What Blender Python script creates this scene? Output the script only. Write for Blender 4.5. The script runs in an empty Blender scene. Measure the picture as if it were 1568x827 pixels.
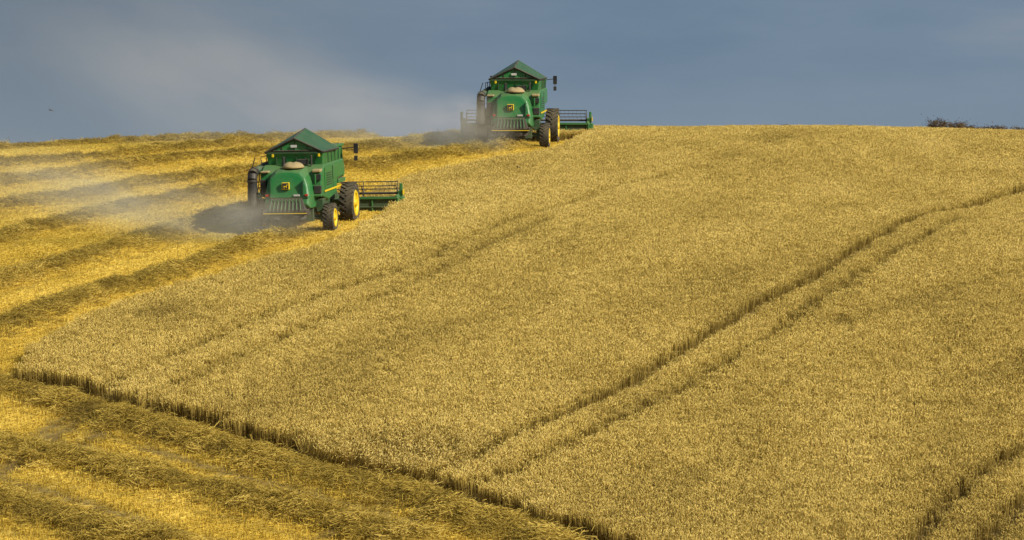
import bpy, bmesh, math, random
import numpy as np
from mathutils import Vector, Matrix, Euler
random.seed(7); rng=np.random.default_rng(11)
S=bpy.context.scene
F=4800.0; UC=784.0; HV=250.0     # survey instrument constants (focal length, axis, eye level)

# ------------------------------------------------------------ noise + terrain
_tab={}
def vnoise(x,y,seed=0):
    if seed not in _tab: _tab[seed]=np.random.default_rng(seed+100).random((256,256))
    t=_tab[seed]
    x=np.asarray(x,float); y=np.asarray(y,float)
    xi=np.floor(x).astype(int); yi=np.floor(y).astype(int)
    fx=x-xi; fy=y-yi; fx=fx*fx*(3-2*fx); fy=fy*fy*(3-2*fy)
    a=t[xi%256,yi%256]; b=t[(xi+1)%256,yi%256]; c=t[xi%256,(yi+1)%256]; d=t[(xi+1)%256,(yi+1)%256]
    return (a*(1-fx)+b*fx)*(1-fy)+(c*(1-fx)+d*fx)*fy

ty=np.arange(-400,1400,0.5)
kv=np.array([(58,1045),(70,850),(80,705),(90,585),(100,485),(110,405),(120,350),(130,303),(140,258),(147,231),(155,214),(163,208),(172,210),(185,224),(200,252)],float)
z_hill=(HV-np.interp(ty,kv[:,0],kv[:,1]))*ty/F
t_=np.clip((ty-5)/40,0,1); z_near=-1.7-9.0*(t_*t_*(3-2*t_))
tz=np.where(ty<45,z_near,np.where(ty<58,np.interp(ty,[45,58],[-10.7,-9.95]),z_hill))
z200=(HV-252)*200/F
tz=np.where(ty>200,np.maximum(z200-(ty-200)*0.12,-30),tz)
k=np.exp(-0.5*(np.arange(-20,21)*0.5/3.5)**2); k/=k.sum()
tz=np.convolve(np.pad(tz,20,mode='edge'),k,mode='valid')
def hz(x,y):
    x=np.asarray(x,float); y=np.asarray(y,float)
    z=np.interp(y,ty,tz)
    w=np.clip((y-40)/40,0,1)
    xx=np.clip(x-5,-120,120)
    z=z-0.0008*xx**2*w
    z=z+w*0.22*(vnoise(x/9+3,y/14,5)-0.5)+w*0.10*(vnoise(x/3.1,y/5,6)-0.5)
    return z
def on_hill(u,v,h=0.0):
    ys=np.arange(56,176,0.05)
    xs=(u-UC)/F*ys; rz=(HV-v)/F*ys
    g=hz(xs,ys)+h
    i=np.argmax(g>=rz)
    if not (g>=rz).any(): i=int(np.argmin(rz-g))
    return (float(xs[i]),float(ys[i]))
def path(pts,h=0.0): return [on_hill(u,v,h) for u,v in pts]
def pdist(x,y,line):
    d=np.full(x.shape,1e9)
    for (ax,ay),(bx,by) in zip(line[:-1],line[1:]):
        vx,vy=bx-ax,by-ay; L=vx*vx+vy*vy+1e-9
        t=np.clip(((x-ax)*vx+(y-ay)*vy)/L,0,1)
        d=np.minimum(d,np.hypot(x-ax-t*vx,y-ay-t*vy))
    return d
def inpoly(x,y,poly):
    r=np.zeros(x.shape,bool); n=len(poly)
    for i in range(n):
        ax,ay=poly[i]; bx,by=poly[(i+1)%n]
        c=((ay>y)!=(by>y))&(x<(bx-ax)*(y-ay)/((by-ay)+1e-12)+ax)
        r^=c
    return r

WH=0.6
crop=[(9.0,205),(-1.6,156.0),(3.7,155.2)]
crop+=path([(860,219),(838,226),(740,242),(640,262),(575,283)],WH)
crop+=path([(565,300),(614,305),(590,322),(545,347),(500,367),(430,386),(350,409),(200,452),(100,492),(50,525),(32,560)],WH)
crop+=path([(36,590),(130,609),(210,632),(330,662),(460,702),(560,727),(650,747),(760,787),(850,814),(930,842),(1010,872)],0)
crop+=[(9,58),(62,58),(62,205)]
tram=[(path([(600,752),(690,715),(800,665),(960,598),(1060,525),(1160,470),(1240,430),(1330,370),(1420,330),(1500,318)],.4),.29,1.0),
 (path([(710,757),(820,712),(930,655),(1050,600),(1130,540),(1200,503),(1290,440),(1400,372),(1470,338)],.4),.22,.78),
 (path([(130,612),(240,560),(330,520),(440,475),(540,440),(640,405),(780,340),(930,293),(1050,265)],.4),.24,.66),
 (path([(200,635),(300,578),(400,536),(500,492),(620,440),(700,403),(840,338)],.4),.24,.62),
 (path([(1395,840),(1430,790),(1480,745),(1568,682),(1640,630)],.4),.30,.8),
 (path([(1490,850),(1568,775),(1640,710)],.4),.30,.8),
 (path([(1490,318),(1568,290),(1650,262)],.4),.38,1.0),
 (path([(940,285),(1080,262),(1200,215)],.4),.15,.4),
 (path([(1000,300),(1140,272),(1300,222)],.4),.13,.35)]
swath=[path(p) for p in [
 [(452,366),(400,376),(330,400),(250,427),(170,450),(100,470),(40,492),(-60,530)],
 [(385,322),(330,340),(260,360),(220,372),(120,402),(0,437),(-80,460)],
 [(390,281),(300,303),(200,322),(100,345),(0,372),(-80,392)],
 [(790,229),(720,237),(640,247),(545,259),(400,266),(300,275),(200,290),(100,305),(0,320),(-80,330)],
 [(700,214),(620,225),(550,233),(430,236),(300,245),(200,258),(100,273),(0,285),(-80,295)],
 [(560,214),(430,219),(350,225),(230,236),(130,247),(0,256),(-80,262)],
 [(500,207),(350,209),(250,214),(100,226),(0,233),(-80,238)],
 [(-60,585),(0,603),(120,628),(220,658),(330,692),(450,727),(560,757),(640,778),(760,818),(850,850)],
 [(-60,675),(0,692),(100,716),(200,737),(300,757),(450,792),(560,822),(640,845)],
 [(-60,765),(0,782),(80,802),(150,826),(250,850)]]]
tracks=[path(p) for p in [
 [(125,628),(60,665),(110,690),(170,655)],[(160,615),(60,690),(-40,745)],[(650,748),(560,800),(500,827)],[(710,760),(620,815),(580,835)],
 [(0,735),(120,770),(260,820)],[(220,690),(420,745),(600,800)],[(30,600),(150,645),(330,700)],[(200,635),(110,690),(20,720)]]]

def swath_d(x,y):
    d=np.full(x.shape,1e9)
    wx=x+.45*(vnoise(x*.35,y*.35,71)-.5)+.25*(vnoise(x*1.2,y*1.2,72)-.5)
    for l in swath: d=np.minimum(d,pdist(wx,y,l))
    return d
def swath_h(x,y,d):
    n=vnoise(x*1.3,y*1.3,21)*.7+vnoise(x*3.1,y*3.1,22)*.5
    return 0.32*np.exp(-(d/0.55)**2)*(0.4+n*.9)

# ------------------------------------------------------------ material helpers
def nmat(name):
    m=bpy.data.materials.new(name); m.use_nodes=True
    nt=m.node_tree; nt.nodes.clear()
    o=nt.nodes.new('ShaderNodeOutputMaterial')
    return m,nt,o
def N(nt,t,**kw):
    n=nt.nodes.new(t)
    for a,b in kw.items(): setattr(n,a,b)
    return n
def ramp(nt,fac,stops):
    r=nt.nodes.new('ShaderNodeValToRGB'); e=r.color_ramp.elements
    while len(e)<len(stops): e.new(0.5)
    for el,(p,c) in zip(e,stops): el.position=p; el.color=(*c,1)
    nt.links.new(fac,r.inputs[0]); return r.outputs[0]
def mixc(nt,f,a,b,blend='MIX'):
    m=nt.nodes.new('ShaderNodeMix'); m.data_type='RGBA'; m.blend_type=blend
    for sock,val in ((m.inputs[0],f),(m.inputs[6],a),(m.inputs[7],b)):
        if isinstance(val,bpy.types.NodeSocket): nt.links.new(val,sock)
        elif isinstance(val,(int,float)): sock.default_value=val
        else: sock.default_value=(*val,1)
    return m.outputs[2]
def noise(nt,scale,detail=4,vec=None,rough=.6):
    n=nt.nodes.new('ShaderNodeTexNoise'); n.inputs['Scale'].default_value=scale; n.inputs['Detail'].default_value=detail
    n.inputs['Roughness'].default_value=rough
    if vec is None:
        g=nt.nodes.new('ShaderNodeNewGeometry'); vec=g.outputs['Position']
    nt.links.new(vec,n.inputs['Vector']); return n.outputs['Fac']

def plant_mat(name,stops,trans=.22,grad=None):
    m,nt,o=nmat(name)
    a=N(nt,'ShaderNodeAttribute',attribute_type='INSTANCER',attribute_name='tint')
    c=ramp(nt,a.outputs['Fac'],stops)
    if grad:   # shade low in the crop painted into the stem colour, darker towards the foot
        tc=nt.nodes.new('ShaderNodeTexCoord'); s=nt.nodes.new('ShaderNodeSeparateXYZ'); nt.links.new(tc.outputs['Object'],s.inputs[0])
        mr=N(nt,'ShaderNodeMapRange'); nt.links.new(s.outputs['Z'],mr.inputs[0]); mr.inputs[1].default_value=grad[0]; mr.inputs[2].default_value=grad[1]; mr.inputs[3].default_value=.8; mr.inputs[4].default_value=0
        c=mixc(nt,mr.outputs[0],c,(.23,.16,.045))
    d=N(nt,'ShaderNodeBsdfDiffuse'); nt.links.new(c,d.inputs[0])
    t=N(nt,'ShaderNodeBsdfTranslucent'); mx=N(nt,'ShaderNodeMixShader')
    nt.links.new(c,t.inputs[0]); mx.inputs[0].default_value=trans
    nt.links.new(d.outputs[0],mx.inputs[1]); nt.links.new(t.outputs[0],mx.inputs[2]); nt.links.new(mx.outputs[0],o.inputs[0])
    return m
M_head=plant_mat('wheat_ear',[(0,(.36,.25,.065)),(.5,(.72,.545,.155)),(1,(.88,.70,.245))])
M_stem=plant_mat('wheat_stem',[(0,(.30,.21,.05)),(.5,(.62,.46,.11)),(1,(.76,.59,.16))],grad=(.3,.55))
M_stub=plant_mat('stubble_stem',[(0,(.34,.235,.045)),(.5,(.68,.49,.08)),(1,(.86,.67,.15))])
M_straw=plant_mat('loose_straw',[(0,(.22,.155,.035)),(.5,(.47,.34,.07)),(1,(.76,.58,.15))])
M_leaf=plant_mat('hedge_leaf',[(0,(.07,.05,.03)),(.5,(.12,.08,.045)),(1,(.19,.13,.07))])

def ground_mat():
    m,nt,o=nmat('field_soil_and_stubble')
    a=N(nt,'ShaderNodeAttribute',attribute_type='GEOMETRY',attribute_name='cover')
    sp=N(nt,'ShaderNodeSeparateColor'); nt.links.new(a.outputs['Color'],sp.inputs[0])
    n1=noise(nt,1.6,6,rough=.7); n2=noise(nt,14,3)
    stub=ramp(nt,n1,[(.3,(.38,.26,.05)),(.5,(.58,.41,.08)),(.7,(.70,.52,.12))])
    straw=ramp(nt,n2,[(.3,(.19,.13,.035)),(.7,(.40,.29,.07))])
    soil=ramp(nt,n2,[(.3,(.16,.115,.04)),(.7,(.32,.23,.075))])
    c=mixc(nt,sp.outputs[1],stub,straw)
    c=mixc(nt,sp.outputs[0],c,soil)
    c=mixc(nt,sp.outputs[2],c,(.15,.10,.04))
    p=N(nt,'ShaderNodeBsdfPrincipled'); p.inputs['Roughness'].default_value=.95; p.inputs['Specular IOR Level'].default_value=.1
    nt.links.new(c,p.inputs['Base Color'])
    b=N(nt,'ShaderNodeBump'); b.inputs['Strength'].default_value=.8; b.inputs['Distance'].default_value=.08
    nt.links.new(n2,b.inputs['Height']); nt.links.new(b.outputs[0],p.inputs['Normal'])
    nt.links.new(p.outputs[0],o.inputs[0]); return m

# ------------------------------------------------------------ ground sheet
def axis(lo,hi,step,ext):
    a=list(np.arange(lo,hi+1e-6,step)); s=step; x=hi; r=[]
    while x<ext: s*=1.25; x+=s; r.append(x)
    s=step; x=lo; l=[]
    while x>-ext: s*=1.25; x-=s; l.append(x)
    return np.array(l[::-1]+a+r)
gx=axis(-42,42,.25,1500); gy=axis(60,185,.25,1500)
X,Y=np.meshgrid(gx,gy,indexing='xy'); xf=X.ravel(); yf=Y.ravel()
sd=np.full(xf.shape,9.0); near=(abs(xf)<44)&(yf>58)&(yf<190)
sd[near]=swath_d(xf[near],yf[near])
inw=inpoly(xf,yf,crop)
sd_eff=np.where(inw,9,sd)
zf=hz(xf,yf)+swath_h(xf,yf,sd_eff)
trk=np.full(xf.shape,9.0)
for l in tracks: trk[near]=np.minimum(trk[near],pdist(xf[near],yf[near],l))
me=bpy.data.meshes.new('ground'); nx,ny=len(gx),len(gy)
co=np.stack([xf,yf,zf],1)
ii=(np.arange(ny-1)[:,None]*nx+np.arange(nx-1)[None,:]).ravel()
fc=np.stack([ii,ii+1,ii+1+nx,ii+nx],1)
me.vertices.add(len(co)); me.vertices.foreach_set('co',co.ravel())
me.loops.add(fc.size); me.loops.foreach_set('vertex_index',fc.ravel().astype(np.int32))
me.polygons.add(len(fc)); me.polygons.foreach_set('loop_start',(np.arange(len(fc))*4).astype(np.int32))
me.polygons.foreach_set('loop_total',np.full(len(fc),4,np.int32))
me.update(); me.validate()
me.polygons.foreach_set('use_smooth',np.ones(len(fc),bool))
at=me.color_attributes.new('cover','FLOAT_COLOR','POINT')
colr=np.stack([inw.astype(float),np.clip(np.exp(-(sd_eff/.5)**2)*1.3,0,1),np.where(inw,0,.85*np.exp(-(trk/.28)**2)),np.ones(len(xf))],1)
at.data.foreach_set('color',colr.ravel())
ground=bpy.data.objects.new('ground',me); S.collection.objects.link(ground); me.materials.append(ground_mat())

# ------------------------------------------------------------ clump prototypes
def protos(cname,fn,n,mats):
    col=bpy.data.collections.new(cname)
    for i in range(n):
        V=[];Fc=[];MI=[]
        fn(V,Fc,MI,random.Random(i*13+5))
        m=bpy.data.meshes.new(cname); m.from_pydata(V,[],Fc); m.polygons.foreach_set('material_index',MI)
        for mt in mats: m.materials.append(mt)
        col.objects.link(bpy.data.objects.new(cname,m))
    return col
def quad(V,Fc,MI,a,b,w,mi,w2=None):
    w2=w if w2 is None else w2
    d=(b-a); s=d.cross(Vector((random.uniform(-1,1),random.uniform(-1,1),random.uniform(-.3,.3)))); s.normalize()
    i=len(V); V+= [tuple(a-s*w/2),tuple(a+s*w/2),tuple(b+s*w2/2),tuple(b-s*w2/2)]; Fc.append((i,i+1,i+2,i+3)); MI.append(mi)
def wheat(V,Fc,MI,R):
    for _ in range(22):
        a=R.uniform(0,6.28); r=.17*math.sqrt(R.random()); b=Vector((r*math.cos(a),r*math.sin(a),-.05))
        h=R.uniform(.49,.61); ln=Vector((R.gauss(0,.03),R.gauss(0,.03),0))
        top=b+Vector((0,0,h))+ln
        quad(V,Fc,MI,b+(top-b)*.2,top,.012,1)
        if R.random()<.4:
            q=b.lerp(top,R.uniform(.4,.8)); e=q+Vector((R.uniform(-.1,.1),R.uniform(-.1,.1),R.uniform(-.03,.1)))
            quad(V,Fc,MI,q,e,.016,1,.004)
        ang=R.uniform(0,6.28); nod=R.uniform(.3,1.3)
        d=Vector((math.sin(nod)*math.cos(ang),math.sin(nod)*math.sin(ang),math.cos(nod)))
        L=R.uniform(.07,.10); w=R.uniform(.009,.012)
        s=d.orthogonal().normalized(); t=d.cross(s)
        i=len(V); m=top+d*L*.4
        V.append(tuple(top))
        for j in range(3):
            q=j*2.094; V.append(tuple(m+(s*math.cos(q)+t*math.sin(q))*w))
        V.append(tuple(top+d*L))
        for j in range(3):
            k2=(j+1)%3; Fc+= [(i,i+1+j,i+1+k2),(i+4,i+1+k2,i+1+j)]; MI+=[0,0]
def stub(V,Fc,MI,R):
    for _ in range(24):
        row=R.choice([-.12,0,.12]); b=Vector((row+R.gauss(0,.015),R.uniform(-.17,.17),-.04))
        quad(V,Fc,MI,b,b+Vector((R.gauss(0,.03),R.gauss(0,.03),R.uniform(.09,.17))),.011,0)
    for _ in range(9):
        a=R.uniform(0,6.28); b=Vector((R.uniform(-.15,.15),R.uniform(-.15,.15),R.uniform(.02,.1)))
        quad(V,Fc,MI,b,b+Vector((math.cos(a)*.12,math.sin(a)*.12,R.uniform(-.03,.03))),.012,0)
def straw(V,Fc,MI,R):
    for _ in range(60):
        a=R.uniform(0,6.28); b=Vector((R.gauss(0,.11),R.gauss(0,.11),R.uniform(-.02,.12))); L=R.uniform(.06,.18)
        d=Vector((math.cos(a),math.sin(a),R.gauss(0,.3)))
        quad(V,Fc,MI,b-d*L/2,b+d*L/2,.012,0,.008)
def leafc(V,Fc,MI,R):
    for _ in range(60):
        b=Vector((R.gauss(0,.17),R.gauss(0,.17),R.uniform(0,.45)))
        d=Vector((R.gauss(0,1),R.gauss(0,1),R.gauss(.3,.8))).normalized()
        quad(V,Fc,MI,b,b+d*R.uniform(.05,.12),.05,0,.02)
C_wheat=protos('wheat_clump',wheat,8,[M_head,M_stem])
C_stub=protos('stubble_clump',stub,6,[M_stub])
C_straw=protos('straw_clump',straw,7,[M_straw])
C_leaf=protos('leaf_clump',leafc,5,[M_leaf])

def scatter(name,col,pts,rot,scl,idx,tint):
    n=len(pts); m=bpy.data.meshes.new(name); m.vertices.add(n); m.vertices.foreach_set('co',np.asarray(pts,float).ravel())
    for nm,ty_,arr,fld in (('rot','FLOAT_VECTOR',rot,'vector'),('scl','FLOAT_VECTOR',scl,'vector'),('idx','INT',idx,'value'),('tint','FLOAT',tint,'value')):
        a=m.attributes.new(nm,ty_,'POINT')
        a.data.foreach_set(fld,np.asarray(arr).astype(np.int32 if ty_=='INT' else np.float32).ravel())
    o=bpy.data.objects.new(name,m); S.collection.objects.link(o)
    g=bpy.data.node_groups.new(name+'_scatter','GeometryNodeTree')
    g.interface.new_socket('Geometry',in_out='INPUT',socket_type='NodeSocketGeometry')
    g.interface.new_socket('Geometry',in_out='OUTPUT',socket_type='NodeSocketGeometry')
    gi=g.nodes.new('NodeGroupInput'); go=g.nodes.new('NodeGroupOutput')
    ci=g.nodes.new('GeometryNodeCollectionInfo'); ci.inputs['Collection'].default_value=col
    ci.inputs['Separate Children'].default_value=True; ci.inputs['Reset Children'].default_value=True
    ip=g.nodes.new('GeometryNodeInstanceOnPoints'); ip.inputs['Pick Instance'].default_value=True
    def na(nm,dt):
        q=g.nodes.new('GeometryNodeInputNamedAttribute'); q.data_type=dt; q.inputs['Name'].default_value=nm; return q.outputs['Attribute']
    L=g.links.new
    L(gi.outputs[0],ip.inputs['Points']); L(ci.outputs[0],ip.inputs['Instance'])
    L(na('rot','FLOAT_VECTOR'),ip.inputs['Rotation']); L(na('scl','FLOAT_VECTOR'),ip.inputs['Scale']); L(na('idx','INT'),ip.inputs['Instance Index'])
    L(ip.outputs[0],go.inputs[0])
    md=o.modifiers.new('scatter','NODES'); md.node_group=g
    return o
def grid(x0,x1,y0,y1,s):
    a,b=np.meshgrid(np.arange(x0,x1,s),np.arange(y0,y1,s)); a=a.ravel(); b=b.ravel()
    return a+rng.uniform(-.5,.5,a.size)*s, b+rng.uniform(-.5,.5,a.size)*s
def vis(x,y,m=2.0): return abs(x)<.1655*y+m
TH=math.radians(20)
def rowc(x,y): return x*math.sin(TH)+y*math.cos(TH), x*math.cos(TH)-y*math.sin(TH)

# wheat
x1,y1=grid(-36,44,60,182,.2); kk=vis(x1,y1)&(y1<176); x1=x1[kk]; y1=y1[kk]
x2,y2=grid(-36,48,60,190,.36); kk=~(vis(x2,y2)&(y2<176)); x2=x2[kk]; y2=y2[kk]
x=np.concatenate([x1,x2]); y=np.concatenate([y1,y2])
edge=(vnoise(x*1.2,y*1.2,31)-.5)*.9+(vnoise(x*4,y*4,32)-.5)*.4
kk=inpoly(x+edge*.5,y+edge*.5,crop); x=x[kk]; y=y[kk]
keep=np.ones(len(x),bool); low=np.zeros(len(x))
for i,(l,w,s) in enumerate(tram):
    d=pdist(x+.35*(vnoise(x*.15,y*.15,90)-.5),y,l)+.18*(vnoise(x*.9,y*.9,33+i)-.5)
    brk=np.clip(s*1.15-.5*(1-s)*vnoise(x*.5,y*.5,80+i)*2,0,.98)
    keep&=~((d<w)&(rng.random(len(x))<brk)); low=np.maximum(low,s*(d<w+.22)*(1-np.clip((d-w)/.22,0,1)))
x=x[keep];y=y[keep];low=low[keep]
a,b=rowc(x,y)
big=vnoise(a/16,b/4,41)*.40+vnoise(a/5,b/1.3,42)*.25+vnoise(x/2.2,y/5,43)*.35
tint=.55+(big-.5)*.66+rng.normal(0,.08,len(x))-.26*low
tint-=.10*np.clip((95-y)/25,0,1)
tint+=.12*np.exp(-((y-127)/9)**2)  # lit stretch of the slope, painted as a lighter tint band
# rows left a little greyer along the slope (drill overlaps)
for uu in (path([(900,640),(1200,520),(1568,410)],.5),path([(500,560),(800,470),(1100,390),(1300,310)],.5),path([(1000,760),(1300,640),(1568,560)],.5)):
    tint-=.10*np.exp(-(pdist(x,y,uu)/.5)**2)
sx,sy=on_hill(1290,490,.5); spot=np.exp(-(((x-sx)/.35)**2+((y-sy)/.6)**2))
sx,sy=on_hill(250,478,.5); spot+=.5*np.exp(-(((x-sx)/.9)**2+((y-sy)/1.3)**2))
sx,sy=on_hill(1440,622,.5); spot+=.3*np.exp(-(((x-sx)/1.5)**2+((y-sy)/.8)**2))
tint-=.6*spot
hsc=.93+.14*(vnoise(x/2.5,y/2.5,44))+rng.normal(0,.045,len(x))-.2*low-.25*spot
lx,ly=on_hill(600,690,.5); lod=np.exp(-(((x-lx)/2.4)**2+((y-ly)/2.2)**2))
rot=np.stack([rng.normal(0,.07,len(x))+lod*.9,rng.normal(0,.07,len(x))+lod*.4,rng.uniform(0,6.28,len(x))],1)
rot[lod>.25,2]*=.1; tint+=.22*lod
scl=np.stack([np.ones(len(x))*1.05,np.ones(len(x))*1.05,hsc],1)
far=~(vis(x,y)&(y<176)); scl[far,:2]*=1.7
scatter('wheat_field',C_wheat,np.stack([x,y,hz(x,y)],1),rot,scl,rng.integers(0,8,len(x)),np.clip(tint,0,1))
nw=len(x)
# stubble
x1,y1=grid(-42,12,60,178,.21); kk=vis(x1,y1); x1=x1[kk]; y1=y1[kk]
x2,y2=grid(-46,12,58,188,.42); kk=~vis(x2,y2); x=np.concatenate([x1,x2[kk]]); y=np.concatenate([y1,y2[kk]])
kk=~inpoly(x,y,crop); x=x[kk];y=y[kk]
d=swath_d(x,y); tk=np.full(x.shape,9.)
for l in tracks: tk=np.minimum(tk,pdist(x,y,l))
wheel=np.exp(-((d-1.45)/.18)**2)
kk=(d>.3)&(tk>.26*rng.random(len(x))*2)&(rng.random(len(x))>.4*wheel); x=x[kk];y=y[kk];d=d[kk];tk=tk[kk];wheel=wheel[kk]
litter=vnoise(x*.9,y*.35,52)
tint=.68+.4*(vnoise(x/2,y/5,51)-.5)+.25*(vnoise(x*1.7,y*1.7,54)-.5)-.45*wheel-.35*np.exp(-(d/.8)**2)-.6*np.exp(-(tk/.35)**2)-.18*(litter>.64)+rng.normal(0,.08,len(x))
rot=np.stack([rng.normal(0,.06,len(x)),rng.normal(0,.06,len(x)),-TH+rng.normal(0,.15,len(x))],1)
scl=np.stack([np.ones(len(x))*1.1,np.ones(len(x))*1.1,(1-.55*wheel)*rng.uniform(.8,1.2,len(x))],1)
scatter('stubble',C_stub,np.stack([x,y,hz(x,y)+swath_h(x,y,d)],1),rot,scl,rng.integers(0,6,len(x)),np.clip(tint,0,1))
# straw swaths
x,y=grid(-44,12,60,178,.17); kk=vis(x,y,6)&~inpoly(x,y,crop); x=x[kk];y=y[kk]
d=swath_d(x,y); pr=np.exp(-(d/.60)**2)*1.2*(.65+.7*vnoise(x*.7,y*.7,66))+.04*(vnoise(x*.8,y*.8,61)>.55)
kk=rng.random(len(x))<pr; x=x[kk];y=y[kk];d=d[kk]
lump=vnoise(x*1.1,y*1.1,62)
tint=.42+.5*(lump-.5)+rng.normal(0,.13,len(x))+.3*np.clip(d-.6,0,1)
rot=np.stack([rng.normal(0,.3,len(x)),rng.normal(0,.3,len(x)),rng.uniform(0,6.28,len(x))],1)
ss=np.where(d<1,rng.uniform(.8,1.4,len(x))*(0.7+.7*lump),.7)
scatter('straw_swath',C_straw,np.stack([x,y,hz(x,y)+swath_h(x,y,d)+.02],1),rot,np.stack([ss,ss,ss*.9],1),rng.integers(0,7,len(x)),np.clip(tint,0,1))
# hedge on the crest, right
P=[]
for u0,u1,hh,nn in ((1422,1475,.8,110),(1478,1540,.5,80),(1545,1700,.6,120),(1195,1215,.3,10),(1345,1365,.3,8)):
    for _ in range(nn):
        u=random.uniform(u0,u1); yy=random.uniform(163,166); xx=(u-UC)/F*yy
        P.append((xx,yy,.3+hh*random.uniform(.1,.8)))
P=np.array(P); P[:,2]+=hz(P[:,0],P[:,1])-.05
n=len(P); ss=rng.uniform(.4,.8,n)
scatter('hedge',C_leaf,P,np.stack([rng.normal(0,.4,n),rng.normal(0,.4,n),rng.uniform(0,6,n)],1),np.stack([ss*1.3,ss*1.3,ss*.6],1),rng.integers(0,5,n),rng.uniform(.2,.9,n))

# ------------------------------------------------------------ machine materials
def paint(name,col,rough=.42,dust=.35,metal=0.0,dcol=(.30,.24,.13),up_=.25,low_=.6):
    m,nt,o=nmat(name)
    tc=nt.nodes.new('ShaderNodeTexCoord')
    n=noise(nt,2.2,6,tc.outputs['Object'],.7); n2=noise(nt,11,3,tc.outputs['Object'])
    g=N(nt,'ShaderNodeNewGeometry'); sx=N(nt,'ShaderNodeSeparateXYZ'); nt.links.new(g.outputs['Normal'],sx.inputs[0])
    up=N(nt,'ShaderNodeMapRange'); nt.links.new(sx.outputs['Z'],up.inputs[0]); up.inputs[1].default_value=.2; up.inputs[2].default_value=1.0; up.inputs[3].default_value=0; up.inputs[4].default_value=up_
    so_=N(nt,'ShaderNodeSeparateXYZ'); nt.links.new(tc.outputs['Object'],so_.inputs[0])
    lo=N(nt,'ShaderNodeMapRange'); nt.links.new(so_.outputs['Z'],lo.inputs[0]); lo.inputs[1].default_value=2.0; lo.inputs[2].default_value=.7; lo.inputs[3].default_value=0; lo.inputs[4].default_value=dust*low_
    mr=N(nt,'ShaderNodeMapRange'); nt.links.new(n,mr.inputs[0]); mr.inputs[1].default_value=.38; mr.inputs[2].default_value=.75; mr.inputs[3].default_value=0; mr.inputs[4].default_value=dust
    ad=N(nt,'ShaderNodeMath',operation='ADD',use_clamp=True); nt.links.new(up.outputs[0],ad.inputs[0]); nt.links.new(mr.outputs[0],ad.inputs[1])
    a2=N(nt,'ShaderNodeMath',operation='ADD',use_clamp=True); nt.links.new(ad.outputs[0],a2.inputs[0]); nt.links.new(lo.outputs[0],a2.inputs[1])
    c0=mixc(nt,n2,col,tuple(v*.75 for v in col))
    c=mixc(nt,a2.outputs[0],c0,dcol)
    p=N(nt,'ShaderNodeBsdfPrincipled'); nt.links.new(c,p.inputs['Base Color']); p.inputs['Metallic'].default_value=metal
    rr=N(nt,'ShaderNodeMath',operation='MULTIPLY_ADD',use_clamp=True); nt.links.new(a2.outputs[0],rr.inputs[0]); rr.inputs[1].default_value=.6; rr.inputs[2].default_value=rough
    nt.links.new(rr.outputs[0],p.inputs['Roughness']); nt.links.new(p.outputs[0],o.inputs[0]); return m
G=paint('green_paint',(.016,.185,.042),.35,.17); GD=paint('dark_green_paint',(.010,.070,.026),.5,.18); GR=paint('cover_green',(.012,.095,.035),.5,.15,up_=.06)
YE=paint('yellow_paint',(.85,.60,.01),.45,.10,up_=.05,low_=0); BK=paint('black_steel',(.018,.019,.022),.5,.18)
TY=paint('tyre_rubber',(.020,.019,.018),.85,.30,up_=.1,low_=.3); CH=paint('chaff_dust',(.42,.32,.15),.95,.2)
GL=paint('cab_glass',(.02,.03,.035),.08,.1); SG=paint('grey_steel',(.10,.105,.11),.45,.3); RD=paint('tail_lamp_red',(.5,.02,.01),.3,.1); WHT=paint('white_plate',(.6,.6,.57),.5,.2)

# ------------------------------------------------------------ mesh helpers
def bx(bm,x0,x1,y0,y1,z0,z1,rot=None):
    r=bmesh.ops.create_cube(bm,size=1)['verts']
    c=Vector(((x0+x1)/2,(y0+y1)/2,(z0+z1)/2))
    for v in r:
        p=Vector((v.co.x*(x1-x0),v.co.y*(y1-y0),v.co.z*(z1-z0)))
        if rot: p.rotate(Euler(rot))
        v.co=p+c
def loft(bm,secs):
    rows=[[bm.verts.new(p) for p in s] for s in secs]; n=len(secs[0])
    for a,b in zip(rows[:-1],rows[1:]):
        for i in range(n): bm.faces.new((a[i],a[(i+1)%n],b[(i+1)%n],b[i]))
    bm.faces.new(rows[0][::-1]); bm.faces.new(rows[-1])
def prx(bm,yz,x0,x1): loft(bm,[[(x0,a,b) for a,b in yz],[(x1,a,b) for a,b in yz]])
def tube(bm,p0,p1,r,seg=12,r2=None):
    p0=Vector(p0);p1=Vector(p1);d=(p1-p0).normalized();s=d.orthogonal().normalized();t=d.cross(s); r2=r if r2 is None else r2
    loft(bm,[[tuple(p+(s*math.cos(q*2*math.pi/seg)+t*math.sin(q*2*math.pi/seg))*rr) for q in range(seg)] for p,rr in ((p0,r),(p1,r2))])
def lathe(bm,prof,seg=40):
    rows=[[bm.verts.new((x,r*math.cos(q*2*math.pi/seg),r*math.sin(q*2*math.pi/seg))) for q in range(seg)] for x,r in prof]
    for a,b in zip(rows[:-1],rows[1:]):
        for i in range(seg): bm.faces.new((a[i],a[(i+1)%seg],b[(i+1)%seg],b[i]))
PARTS=[]
def part(name,bm,mat,bev=0,smooth=False,loc=(0,0,0),mesh=None):
    if mesh is None:
        bmesh.ops.recalc_face_normals(bm,faces=bm.faces)
        mesh=bpy.data.meshes.new(name); bm.to_mesh(mesh); bm.free(); mesh.materials.append(mat)
        if smooth: mesh.polygons.foreach_set('use_smooth',[True]*len(mesh.polygons))
    PARTS.append((name,mesh,bev,loc)); return mesh
B=bmesh.new
bm=B(); prx(bm,[(-.55,1.45),(-.45,2.35),(.2,2.62),(4.0,2.62),(4.25,2.3),(4.25,1.95),(2.7,1.9),(2.4,1.35),(.9,1.2)],-1.22,1.22); part('main_body',bm,G,.05)
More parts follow.
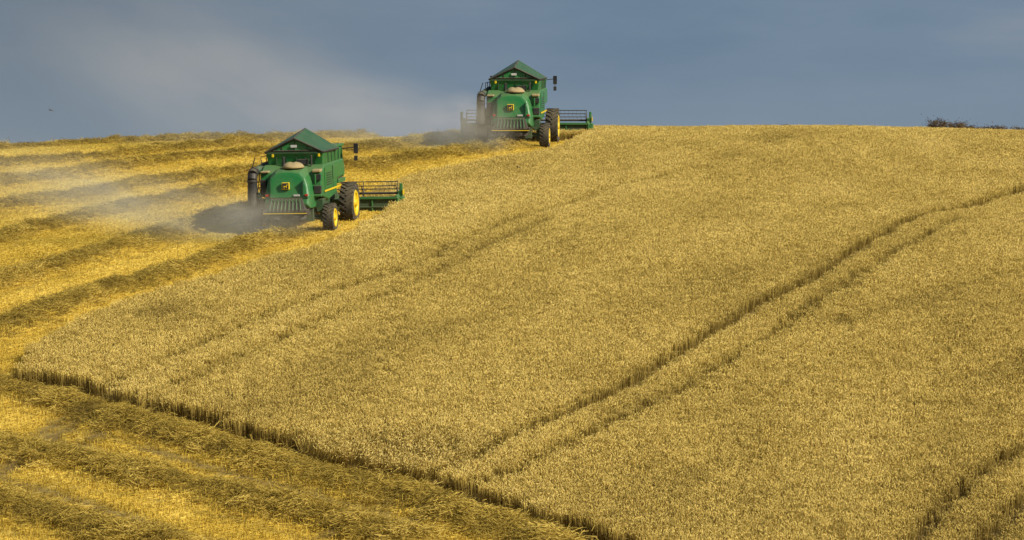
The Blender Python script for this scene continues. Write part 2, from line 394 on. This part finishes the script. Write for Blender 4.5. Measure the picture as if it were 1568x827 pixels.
bm=B(); prx(bm,[(-.2,.95),(.0,1.5),(4.2,1.9),(4.2,1.0),(2.2,.75)],-.8,.8); part('separator_belly',bm,GD,.03)
bm=B()
for s in (-1,1):
    bx(bm,s*1.235-.012,s*1.235+.012,.1,1.55,1.66,2.5); bx(bm,s*1.235-.012,s*1.235+.012,1.62,3.3,1.98,2.5)
part('side_panel',bm,G,.01)
bm=B()
for s in (-1,1):
    bx(bm,s*1.26-.006,s*1.26+.006,1.56,1.61,1.66,2.5)
    for i in range(6): bx(bm,s*1.26-.006,s*1.26+.006,.3,1.3,1.8+.09*i,1.83+.09*i)
part('side_louvre',bm,BK)
bm=B()
for s in (-1,1): bx(bm,s*1.26-.006,s*1.26+.006,-.1,3.9,1.56,1.63)
part('yellow_stripe',bm,YE)
def hoodsec(y,wt,wb,zt,zb):
    o=[]
    for fx,fz in ((-1,0),(-1.04,.3),(-.98,.6),(-.86,.82),(-.62,.96),(-.25,1.0),(.25,1.0),(.62,.96),(.86,.82),(.98,.6),(1.04,.3),(1,0)):
        w=wb+(wt-wb)*fz; o.append((fx*w,y+ .28*fz*(1 if y<-.6 else .2),zb+(zt-zb)*fz))
    return o
bm=B(); loft(bm,[hoodsec(-1.42,.70,.80,2.30,1.2),hoodsec(-1.38,.76,.88,2.42,1.1),hoodsec(-1.25,.80,.91,2.50,1.02),hoodsec(-.9,.84,.93,2.58,1.0),hoodsec(.1,.86,.95,2.62,1.0)]); part('rear_hood',bm,G,.03)
bm=B(); bx(bm,-.86,.86,-1.40,-1.35,1.43,1.46); bx(bm,-.9,.9,-1.0,-.97,1.1,1.14)
bx(bm,-.66,-.63,-1.40,-1.2,1.47,2.1); bx(bm,.63,.66,-1.40,-1.2,1.47,2.1); part('hood_seam',bm,GD)
bm=B(); bx(bm,-.84,-.72,-1.42,-1.33,1.5,1.58); bx(bm,.72,.84,-1.42,-1.33,1.5,1.58); part('tail_lamp',bm,RD,.01)
bm=B(); bx(bm,.28,.52,-1.41,-1.34,1.5,1.57); part('number_plate',bm,WHT)
bm=B(); r=bmesh.ops.create_uvsphere(bm,u_segments=20,v_segments=10,radius=1)['verts']
for v in r: v.co=Vector((v.co.x*.44+.12,v.co.y*.5-.55,max(v.co.z,0)*.17*(1+.5*random.random())+2.56))
part('chaff_pile',bm,CH,smooth=True)
bm=B(); bx(bm,.86,1.2,-.62,.0,2.36,2.48); bx(bm,-1.2,-.86,-.62,0,2.36,2.44); part('chaff_ledge',bm,CH,.04)
bm=B(); bx(bm,-.19,.11,-1.375,-1.26,1.76,2.04); part('badge_border',bm,YE,.02)
bm=B(); bx(bm,-.165,.085,-1.39,-1.36,1.785,2.015); part('badge_field',bm,BK,.01)
bm=B(); bx(bm,-.11,.02,-1.40,-1.388,1.87,1.905); bx(bm,-.10,-.08,-1.40,-1.388,1.81,1.88); bx(bm,0,.02,-1.40,-1.388,1.82,1.88); bx(bm,.01,.04,-1.40,-1.388,1.90,1.97,(0,.5,0)); part('badge_figure',bm,YE)
bm=B(); loft(bm,[[(-.62,-1.52,1.42),(.62,-1.52,1.42),(.62,-1.30,1.42),(-.62,-1.30,1.42)],[(-.82,-1.75,.92),(.82,-1.75,.92),(.82,-1.3,.86),(-.82,-1.3,.86)]]); part('straw_spreader',bm,BK,.01)
bm=B()
for i in range(9):
    t=(i-4)/4; a=(t*.55,-1.56,1.40); b=(t*.62,-1.78,1.0)
    tube(bm,a,b,.012,6,.022)
    if i<8: tube(bm,(t*.55,-1.56,1.40),(t*.55+.14,-1.60,1.30),.014,6)
part('spreader_vane',bm,G)
bm=B(); bx(bm,-.86,.86,-1.86,-1.82,.85,.88); part('spreader_rail',bm,YE,.005)
bm=B(); bx(bm,-.86,-.82,-1.82,-1.2,.84,1.0); bx(bm,.82,.86,-1.82,-1.2,.84,1.0); bx(bm,-.75,.75,-1.25,.2,.72,1.05); bx(bm,-1.0,-.8,-1.0,-.5,.6,.95); tube(bm,(-.45,-1.35,.75),(-.45,-1.35,.6),.32,16); tube(bm,(.45,-1.35,.75),(.45,-1.35,.6),.32,16); part('chopper_housing',bm,BK,.02)
bm=B(); bx(bm,.93,1.22,-.66,-.5,1.55,1.85); bx(bm,-1.2,-.95,-.66,-.5,1.5,2.1); bx(bm,1.0,1.2,-.6,-.5,2.05,2.3); part('radiator_screen',bm,BK,.02)
bm=B(); bx(bm,.92,1.24,-.7,-.56,1.42,1.52); bx(bm,.96,1.02,-.64,-.58,1.9,2.3); part('rear_bracket',bm,G,.02)
bm=B(); loft(bm,[[(-1.08,.45,2.6),(1.08,.45,2.6),(1.18,3.5,2.6),(-1.18,3.5,2.6)],[(-1.14,.3,3.1),(1.14,.3,3.1),(1.24,3.6,3.1),(-1.24,3.6,3.1)]]); part('grain_tank',bm,G,.03)
bm=B()
for xx in (-.75,-.35,.05,.4,.8): bx(bm,xx,xx+.035,.33,.40,2.66,3.06)
bx(bm,-1.17,1.17,.26,.33,3.06,3.12)
for yy in (.9,1.6,2.3,3.0): bx(bm,1.2,1.235,yy,yy+.04,2.66,3.06)
part('tank_rib',bm,GD)
bm=B(); bx(bm,.95,1.03,.22,.3,2.93,3.05); bx(bm,-.9,-.82,.22,.3,2.93,3.05); part('work_lamp',bm,YE,.01)
bm=B(); bx(bm,.15,.55,.1,.4,2.62,2.84); tube(bm,(-.4,.1,2.62),(-.4,.1,2.95),.06,10); tube(bm,(.72,.05,2.6),(.72,.05,3.0),.045,10); part('exhaust_and_filter',bm,BK,.01)
R_=[(-1.16,.25,3.12),(0,.3,3.66),(1.16,.25,3.12)]; Fr=[(-1.30,2.6,3.12),(0,2.5,3.92),(1.30,2.6,3.12)]
def panel(bm,a,b,c,d,t=.03):
    a,b,c,d=map(Vector,(a,b,c,d)); n=(b-a).cross(d-a).normalized()*t
    loft(bm,[[tuple(p) for p in (a,b,c,d)],[tuple(p+n) for p in (a,b,c,d)]])
bm=B(); panel(bm,R_[0],R_[1],Fr[1],Fr[0]); panel(bm,R_[1],R_[2],Fr[2],Fr[1]); part('tank_cover',bm,GR)
bm=B(); loft(bm,[[(-1.0,.36,3.13),(0,.40,3.60),(1.0,.36,3.13)],[(-1.0,.40,3.13),(0,.44,3.60),(1.0,.40,3.13)]]); loft(bm,[[(-1.2,2.5,3.13),(0,2.4,3.88),(1.2,2.5,3.13)],[(-1.2,2.54,3.13),(0,2.44,3.88),(1.2,2.54,3.13)]]); part('gable_panel',bm,G)
bm=B()
for a,b in ((R_[0],R_[1]),(R_[1],R_[2]),(Fr[0],Fr[1]),(Fr[1],Fr[2]),(R_[1],Fr[1]),(R_[0],Fr[0]),(R_[2],Fr[2])): tube(bm,a,b,.04,6)
tube(bm,(0,.35,3.15),(0,.35,3.55),.02,6); tube(bm,(-.95,.33,3.17),(.95,.33,3.17),.03,6)
for s in (-1,1): tube(bm,(s*.5,.35,3.15),(s*.5,.35,3.36),.015,6)
part('cover_frame',bm,BK)
bm=B(); bx(bm,-.14,.10,.30,.335,3.3,3.4); part('cover_plate',bm,WHT)
bm=B(); tube(bm,(-1.42,3.3,2.55),(-1.42,-.75,2.42),.17,16); part('unloading_auger',bm,GD,smooth=True)
bm=B(); pts=[(-1.42,-.55,2.42),(-1.42,-.8,2.42),(-1.42,-.95,2.34),(-1.42,-1.02,2.15),(-1.42,-1.05,1.1)]
for a,b in zip(pts[:-1],pts[1:]): tube(bm,a,b,.19,20,.19 if b[2]>1.2 else .21)
part('auger_spout',bm,BK)
bm=B()
for z in (1.12,2.05): tube(bm,(-1.42,-1.05,z),(-1.42,-1.05,z+.04),.215,16)
tube(bm,(-1.5,-.7,2.55),(-1.35,-.7,3.0),.02,6); part('auger_band',bm,BK)
bm=B(); bx(bm,-1.75,-1.15,-.75,-.35,.45,1.05); bx(bm,-1.3,-1.0,-.9,-.2,1.0,1.35); tube(bm,(-1.6,-.9,.5),(-1.2,-.5,1.3),.05,8); part('left_step_box',bm,BK,.03)
bm=B()
for z in (2.75,3.0,3.25): tube(bm,(-1.32,.2,z-.3),(-1.32,3.2,z-.3),.015,6)
for yy in (.2,1.2,2.2,3.2): tube(bm,(-1.32,yy,2.4),(-1.32,yy,2.98),.018,6)
for xx in (-1.5,-1.25): tube(bm,(xx-.25,-.5,.7),(xx-.05,.0,2.5),.02,6)
for i in range(6): tube(bm,(-1.75+.035*i,-.5+.09*i,.8+.3*i),(-1.5+.035*i,-.5+.09*i,.8+.3*i),.018,6)
part('handrail',bm,BK)
bm=B(); bx(bm,-1.3,1.3,-.09,.09,.5,.68); bx(bm,-1.25,-1.05,-.16,.16,.4,.82); bx(bm,1.05,1.25,-.16,.16,.4,.82); bx(bm,-.2,.2,-.2,.3,.5,.95); tube(bm,(-1.1,-.25,.56),(1.1,-.25,.56),.03,8)
bx(bm,.55,.85,-.5,-.3,.45,1.0); bx(bm,.95,1.2,-.3,.3,.8,1.3); part('rear_axle',bm,GD,.02)
bm=B(); bx(bm,-1.3,1.3,3.35,3.65,.7,1.0); bx(bm,-.5,.5,3.2,3.8,.65,1.1); part('front_axle',bm,GD,.02)
bm=B(); prx(bm,[(4.27,1.75),(4.27,3.05),(5.45,3.05),(5.75,1.9),(5.6,1.75)],-.85,.85); part('cab',bm,GL,.04)
bm=B(); bx(bm,-.92,.92,4.1,5.7,3.05,3.15); bx(bm,-.95,.95,4.26,5.7,1.6,1.76)
for s in (-.87,.87):
    bx(bm,s-.03,s+.03,4.28,4.36,1.75,3.05); tube(bm,(s,5.66,1.8),(s,5.42,3.05),.035,6)
part('cab_roof_and_frame',bm,G,.03)
bm=B()
for s in (-1,1):
    tube(bm,(s*.9,5.3,2.95),(s*1.45,5.3,3.0),.02,6); bx(bm,s*1.5-.09,s*1.5+.09,5.26,5.32,2.75,3.15); bx(bm,s*1.5-.07,s*1.5+.07,5.2,5.26,2.45,2.65); tube(bm,(s*1.5,5.29,2.5),(s*1.5,5.29,2.8),.015,6)
part('mirror',bm,BK,.02)
bm=B(); prx(bm,[(4.4,1.0),(4.4,1.75),(6.1,.85),(6.1,.25)],-.65,.65); part('feeder_house',bm,GD,.03)
HW=3.0
bm=B(); bx(bm,-HW,HW,6.1,6.15,.12,.82); bx(bm,-HW,HW,6.15,7.05,.04,.08); bx(bm,-HW,HW,6.03,6.1,.45,.5); part('header_table',bm,GD,.01)
bm=B()
for xx in np.linspace(-HW+.05,HW-.05,7): bx(bm,xx-.03,xx+.03,6.04,6.1,.1,.8)
bx(bm,-HW,HW,6.0,6.1,.8,.9); bx(bm,-HW,HW,6.02,6.1,.1,.2); part('header_frame',bm,G,.01)
bm=B()
for s in (-1,1): prx(bm,[(5.95,.02),(5.95,.85),(6.4,.92),(7.2,.52),(8.0,.06),(7.9,.02)],s*HW,s*(HW+.08))
bx(bm,HW+.085,HW+.24,6.2,6.7,.4,.85); part('crop_divider',bm,G,.02)
bm=B(); tube(bm,(-HW+.05,6.5,.35),(HW-.05,6.5,.35),.16,14)
for i in range(40):
    xx=-HW+.15+i*.147; tube(bm,(xx,6.5,.35),(xx+.015,6.5,.35),.27,14)
part('header_auger',bm,SG)
bm=B(); ry,rz,rr=6.95,.98,.48
tube(bm,(-HW+.1,ry,rz),(HW-.1,ry,rz),.05,8)
for j in range(6):
    q=j*math.pi/3+.3; py,pz=ry+rr*math.cos(q),rz+rr*math.sin(q)
    tube(bm,(-HW+.1,py,pz),(HW-.1,py,pz),.022,6)
    for xx in np.linspace(-HW+.12,HW-.12,5): tube(bm,(xx,ry,rz),(xx,py,pz),.018,5)
    for xx in np.linspace(-HW+.2,HW-.2,30): tube(bm,(xx,py,pz),(xx,py+.03,pz-.18),.006,4)
part('reel',bm,BK)
bm=B()
for s in (-1,1):
    tube(bm,(s*(HW-.02),6.0,.9),(s*(HW-.02),7.0,.95),.05,8); bx(bm,s*HW-.1,s*HW+.1,6.8,7.1,.8,1.08); bx(bm,s*(HW+.09)-.06,s*(HW+.09)+.06,6.55,6.7,.85,1.4)
part('reel_arm',bm,G,.02)
bm=B(); bx(bm,HW+.165,HW+.2,6.5,6.72,.95,1.15); part('header_reflector',bm,YE)
def wheel_mesh(R,W,nm):
    bm=B(); rr=R*.56
    lathe(bm,[(-W*.36,rr),(-W*.5,R*.72),(-W*.5,R*.84),(-W*.42,R*.94),(0,R*.965),(W*.42,R*.94),(W*.5,R*.84),(W*.5,R*.72),(W*.36,rr)])
    n=22
    for i in range(n):
        for s in (-1,1):
            q=(i+(.5 if s>0 else 0))*2*math.pi/n
            b2=B(); bx(b2,-W*.27,W*.27,-R*.042,R*.042,-R*.045,R*.045,(0,0,s*.6))
            M=Matrix.Rotation(q,4,'X')@Matrix.Translation((s*W*.24,0,R*.955))
            for v in b2.verts: v.co=M@v.co
            tmp=bpy.data.meshes.new('t'); b2.to_mesh(tmp); b2.free(); bm.from_mesh(tmp); bpy.data.meshes.remove(tmp)
    bmesh.ops.recalc_face_normals(bm,faces=bm.faces)
    m1=bpy.data.meshes.new(nm+'_tyre'); bm.to_mesh(m1); bm.free(); m1.materials.append(TY)
    bm=B()
    for s in (-1,1): lathe(bm,[(s*W*.42,rr*1.14),(s*W*.50,rr*1.06),(s*W*.47,rr*.9),(s*W*.38,rr*.8),(s*W*.38,rr*.35),(s*W*.54,rr*.28),(s*W*.54,.001)],32)
    bmesh.ops.recalc_face_normals(bm,faces=bm.faces)
    m2=bpy.data.meshes.new(nm+'_rim'); bm.to_mesh(m2); bm.free(); m2.materials.append(YE)
    return m1,m2
fw=wheel_mesh(.84,.58,'front_wheel'); rw=wheel_mesh(.58,.44,'rear_wheel')
for s in (-1,1):
    for mm,lab in zip(fw,('front_tyre','front_rim')): part(lab,None,None,loc=(s*1.52,3.5,.84),mesh=mm)
    for mm,lab in zip(rw,('rear_tyre','rear_rim')): part(lab,None,None,loc=(s*1.42,0,.54),mesh=mm)

def combine(u,v,head,sc,pf):
    x,y=on_hill(u,v)
    h=math.radians(head); f=Vector((math.sin(h),math.cos(h),0)); r=Vector((math.cos(h),-math.sin(h),0))
    p=Vector((x,y,0))
    def gz(q): return float(hz(q.x,q.y))
    zr=gz(p); zfz=gz(p+f*3.5); zl=gz(p-r*1.4); zr2=gz(p+r*1.4)
    fv=(f+Vector((0,0,(zfz-zr)/3.5*pf))).normalized(); rv=(r+Vector((0,0,(zr2-zl)/2.8))).normalized()
    up=rv.cross(fv).normalized(); rv=fv.cross(up)
    M=Matrix((rv,fv,up)).transposed().to_4x4()@Matrix.Diagonal((sc,sc,sc,1)); M.translation=Vector((x,y,zr+.02))
    e=bpy.data.objects.new('combine_harvester',None); S.collection.objects.link(e); e.matrix_world=M; e.empty_display_size=1
    for nm,me_,bev,loc in PARTS:
        o=bpy.data.objects.new(nm,me_); S.collection.objects.link(o); o.parent=e; o.location=loc
        if bev:
            b=o.modifiers.new('bevel','BEVEL'); b.width=bev; b.segments=2; b.limit_method='ANGLE'
    print('combine at',x,y,zr,'slope',(zfz-zr)/3.5)
    return e
c1=combine(452,356,8,.98,.6); c2=combine(787,227,5,1.05,.7)

# ------------------------------------------------------------ dust
def dust(u,yc,v,size,dens,seed,rotz=0,col=(.97,.84,.58),roty=0):
    m,nt,o=nmat('dust_haze')
    tc=nt.nodes.new('ShaderNodeTexCoord')
    ln=N(nt,'ShaderNodeVectorMath',operation='LENGTH'); nt.links.new(tc.outputs['Object'],ln.inputs[0])
    mr=N(nt,'ShaderNodeMapRange',interpolation_type='SMOOTHSTEP'); nt.links.new(ln.outputs['Value'],mr.inputs[0]); mr.inputs[1].default_value=1; mr.inputs[2].default_value=.0; mr.inputs[3].default_value=0; mr.inputs[4].default_value=1
    of=N(nt,'ShaderNodeVectorMath',operation='ADD'); nt.links.new(tc.outputs['Object'],of.inputs[0]); of.inputs[1].default_value=(seed,seed*2,0)
    n=noise(nt,2.0,3,of.outputs[0],.55)
    m2=N(nt,'ShaderNodeMapRange'); nt.links.new(n,m2.inputs[0]); m2.inputs[1].default_value=.34; m2.inputs[2].default_value=.68; m2.inputs[3].default_value=0.15; m2.inputs[4].default_value=1
    mu=N(nt,'ShaderNodeMath',operation='MULTIPLY'); nt.links.new(mr.outputs[0],mu.inputs[0]); nt.links.new(m2.outputs[0],mu.inputs[1])
    mu2=N(nt,'ShaderNodeMath',operation='MULTIPLY'); nt.links.new(mu.outputs[0],mu2.inputs[0]); mu2.inputs[1].default_value=dens
    vs=N(nt,'ShaderNodeVolumeScatter'); vs.inputs['Color'].default_value=(*col,1); vs.inputs['Anisotropy'].default_value=-.1
    nt.links.new(mu2.outputs[0],vs.inputs['Density']); nt.links.new(vs.outputs[0],o.inputs['Volume'])
    bm=B(); bmesh.ops.create_icosphere(bm,subdivisions=2,radius=1)
    me_=bpy.data.meshes.new('dust_cloud'); bm.to_mesh(me_); bm.free(); me_.materials.append(m)
    ob=bpy.data.objects.new('dust_cloud',me_); S.collection.objects.link(ob)
    ob.location=((u-UC)/F*yc,yc,(HV-v)/F*yc); ob.scale=size; ob.rotation_euler=(0,roty,rotz)
dust(390,117.5,335,(2.8,1.8,1.3),.42,1)
dust(250,118.5,318,(8.5,4,1.9),.24,2,.2,roty=.22)
dust(40,124,280,(8,6,2.4),.09,3,roty=.2)
dust(712,147,197,(3.0,2.5,2.1),.6,4)
dust(580,150,185,(9,4,2.7),.22,5,roty=.12)
dust(350,156,145,(14,8,6.0),.085,6,roty=.4)

# bird
bm=B(); loft(bm,[[(0,-.16,0),(.02,-.16,.01),(0,-.16,.02)],[(-.03,0,-.02),(.03,0,-.02),(0,0,.04)],[(0,.15,0),(.015,.15,.01),(0,.15,.02)]])
for s in (-1,1): panel(bm,(0,.05,.01),(s*.17,.02,.09),(s*.3,-.08,.03),(0,-.05,.01),.008)
bmesh.ops.recalc_face_normals(bm,faces=bm.faces)
me_=bpy.data.meshes.new('bird'); bm.to_mesh(me_); bm.free(); me_.materials.append(BK)
for u,v,yy in ((78,169,130),(793,256,120)):
    b=bpy.data.objects.new('bird',me_); S.collection.objects.link(b); b.location=((u-UC)/F*yy,yy,(HV-v)/F*yy); b.scale=(.6,.6,.6); b.rotation_euler=(0,.3,1.0)

# ------------------------------------------------------------ sky, sun, camera
to=Vector((.83,-.55,0)).normalized(); el=math.radians(35); to=Vector((to.x*math.cos(el),to.y*math.cos(el),math.sin(el)))
W=bpy.data.worlds.new('World'); S.world=W; W.use_nodes=True; nt=W.node_tree; nt.nodes.clear()
out=nt.nodes.new('ShaderNodeOutputWorld'); bg=nt.nodes.new('ShaderNodeBackground'); bg.inputs[1].default_value=.1
sk=nt.nodes.new('ShaderNodeTexSky'); sk.sky_type='NISHITA'; sk.sun_disc=False; sk.sun_elevation=el; sk.sun_rotation=math.atan2(to.x,to.y); sk.dust_density=2
tc=nt.nodes.new('ShaderNodeTexCoord'); sp=nt.nodes.new('ShaderNodeSeparateXYZ'); nt.links.new(tc.outputs['Generated'],sp.inputs[0])
mp=nt.nodes.new('ShaderNodeMapping'); mp.inputs['Scale'].default_value=(5,5,22); mp.inputs['Rotation'].default_value=(0,.12,0); nt.links.new(tc.outputs['Generated'],mp.inputs['Vector'])
n=noise(nt,1.6,5,mp.outputs[0],.55)
cl=ramp(nt,n,[(.3,(.145,.212,.300)),(.55,(.178,.246,.330)),(.75,(.235,.282,.342))])
xm=N(nt,'ShaderNodeMapRange',interpolation_type='SMOOTHSTEP'); nt.links.new(sp.outputs['X'],xm.inputs[0]); xm.inputs[1].default_value=.04; xm.inputs[2].default_value=-.17; xm.inputs[3].default_value=0; xm.inputs[4].default_value=.65
cl=mixc(nt,xm.outputs[0],cl,(.165,.200,.235))
zm=N(nt,'ShaderNodeMapRange',interpolation_type='SMOOTHSTEP'); nt.links.new(sp.outputs['Z'],zm.inputs[0]); zm.inputs[1].default_value=.045; zm.inputs[2].default_value=.0; zm.inputs[3].default_value=0; zm.inputs[4].default_value=.55
cl=mixc(nt,zm.outputs[0],cl,(.235,.295,.350))
sc=mixc(nt,1.0,cl,(10,10,10),'MULTIPLY')
fm=N(nt,'ShaderNodeMapRange',interpolation_type='SMOOTHSTEP'); nt.links.new(sp.outputs['Z'],fm.inputs[0]); fm.inputs[1].default_value=.12; fm.inputs[2].default_value=.55; fm.inputs[3].default_value=1; fm.inputs[4].default_value=.1
c=mixc(nt,fm.outputs[0],sk.outputs[0],sc)
nt.links.new(c,bg.inputs[0]); nt.links.new(bg.outputs[0],out.inputs[0])
sl=bpy.data.lights.new('sun','SUN'); sl.energy=4.9; sl.angle=math.radians(.5); sl.color=(1,.93,.78)
so=bpy.data.objects.new('sun',sl); S.collection.objects.link(so); so.rotation_euler=to.to_track_quat('Z','Y').to_euler(); so.location=(60,-30,60)
cam=bpy.data.cameras.new('camera'); cam.sensor_width=36; cam.lens=F/1568*36; cam.clip_end=6000; cam.clip_start=.5
co_=bpy.data.objects.new('camera',cam); S.collection.objects.link(co_); co_.location=(0,0,0)
co_.rotation_euler=(math.pi/2-math.atan((413.5-HV)/F),0,0)
S.camera=co_
S.view_settings.view_transform='Standard'; S.view_settings.look='None'; S.view_settings.exposure=0
print('wheat clumps',nw)
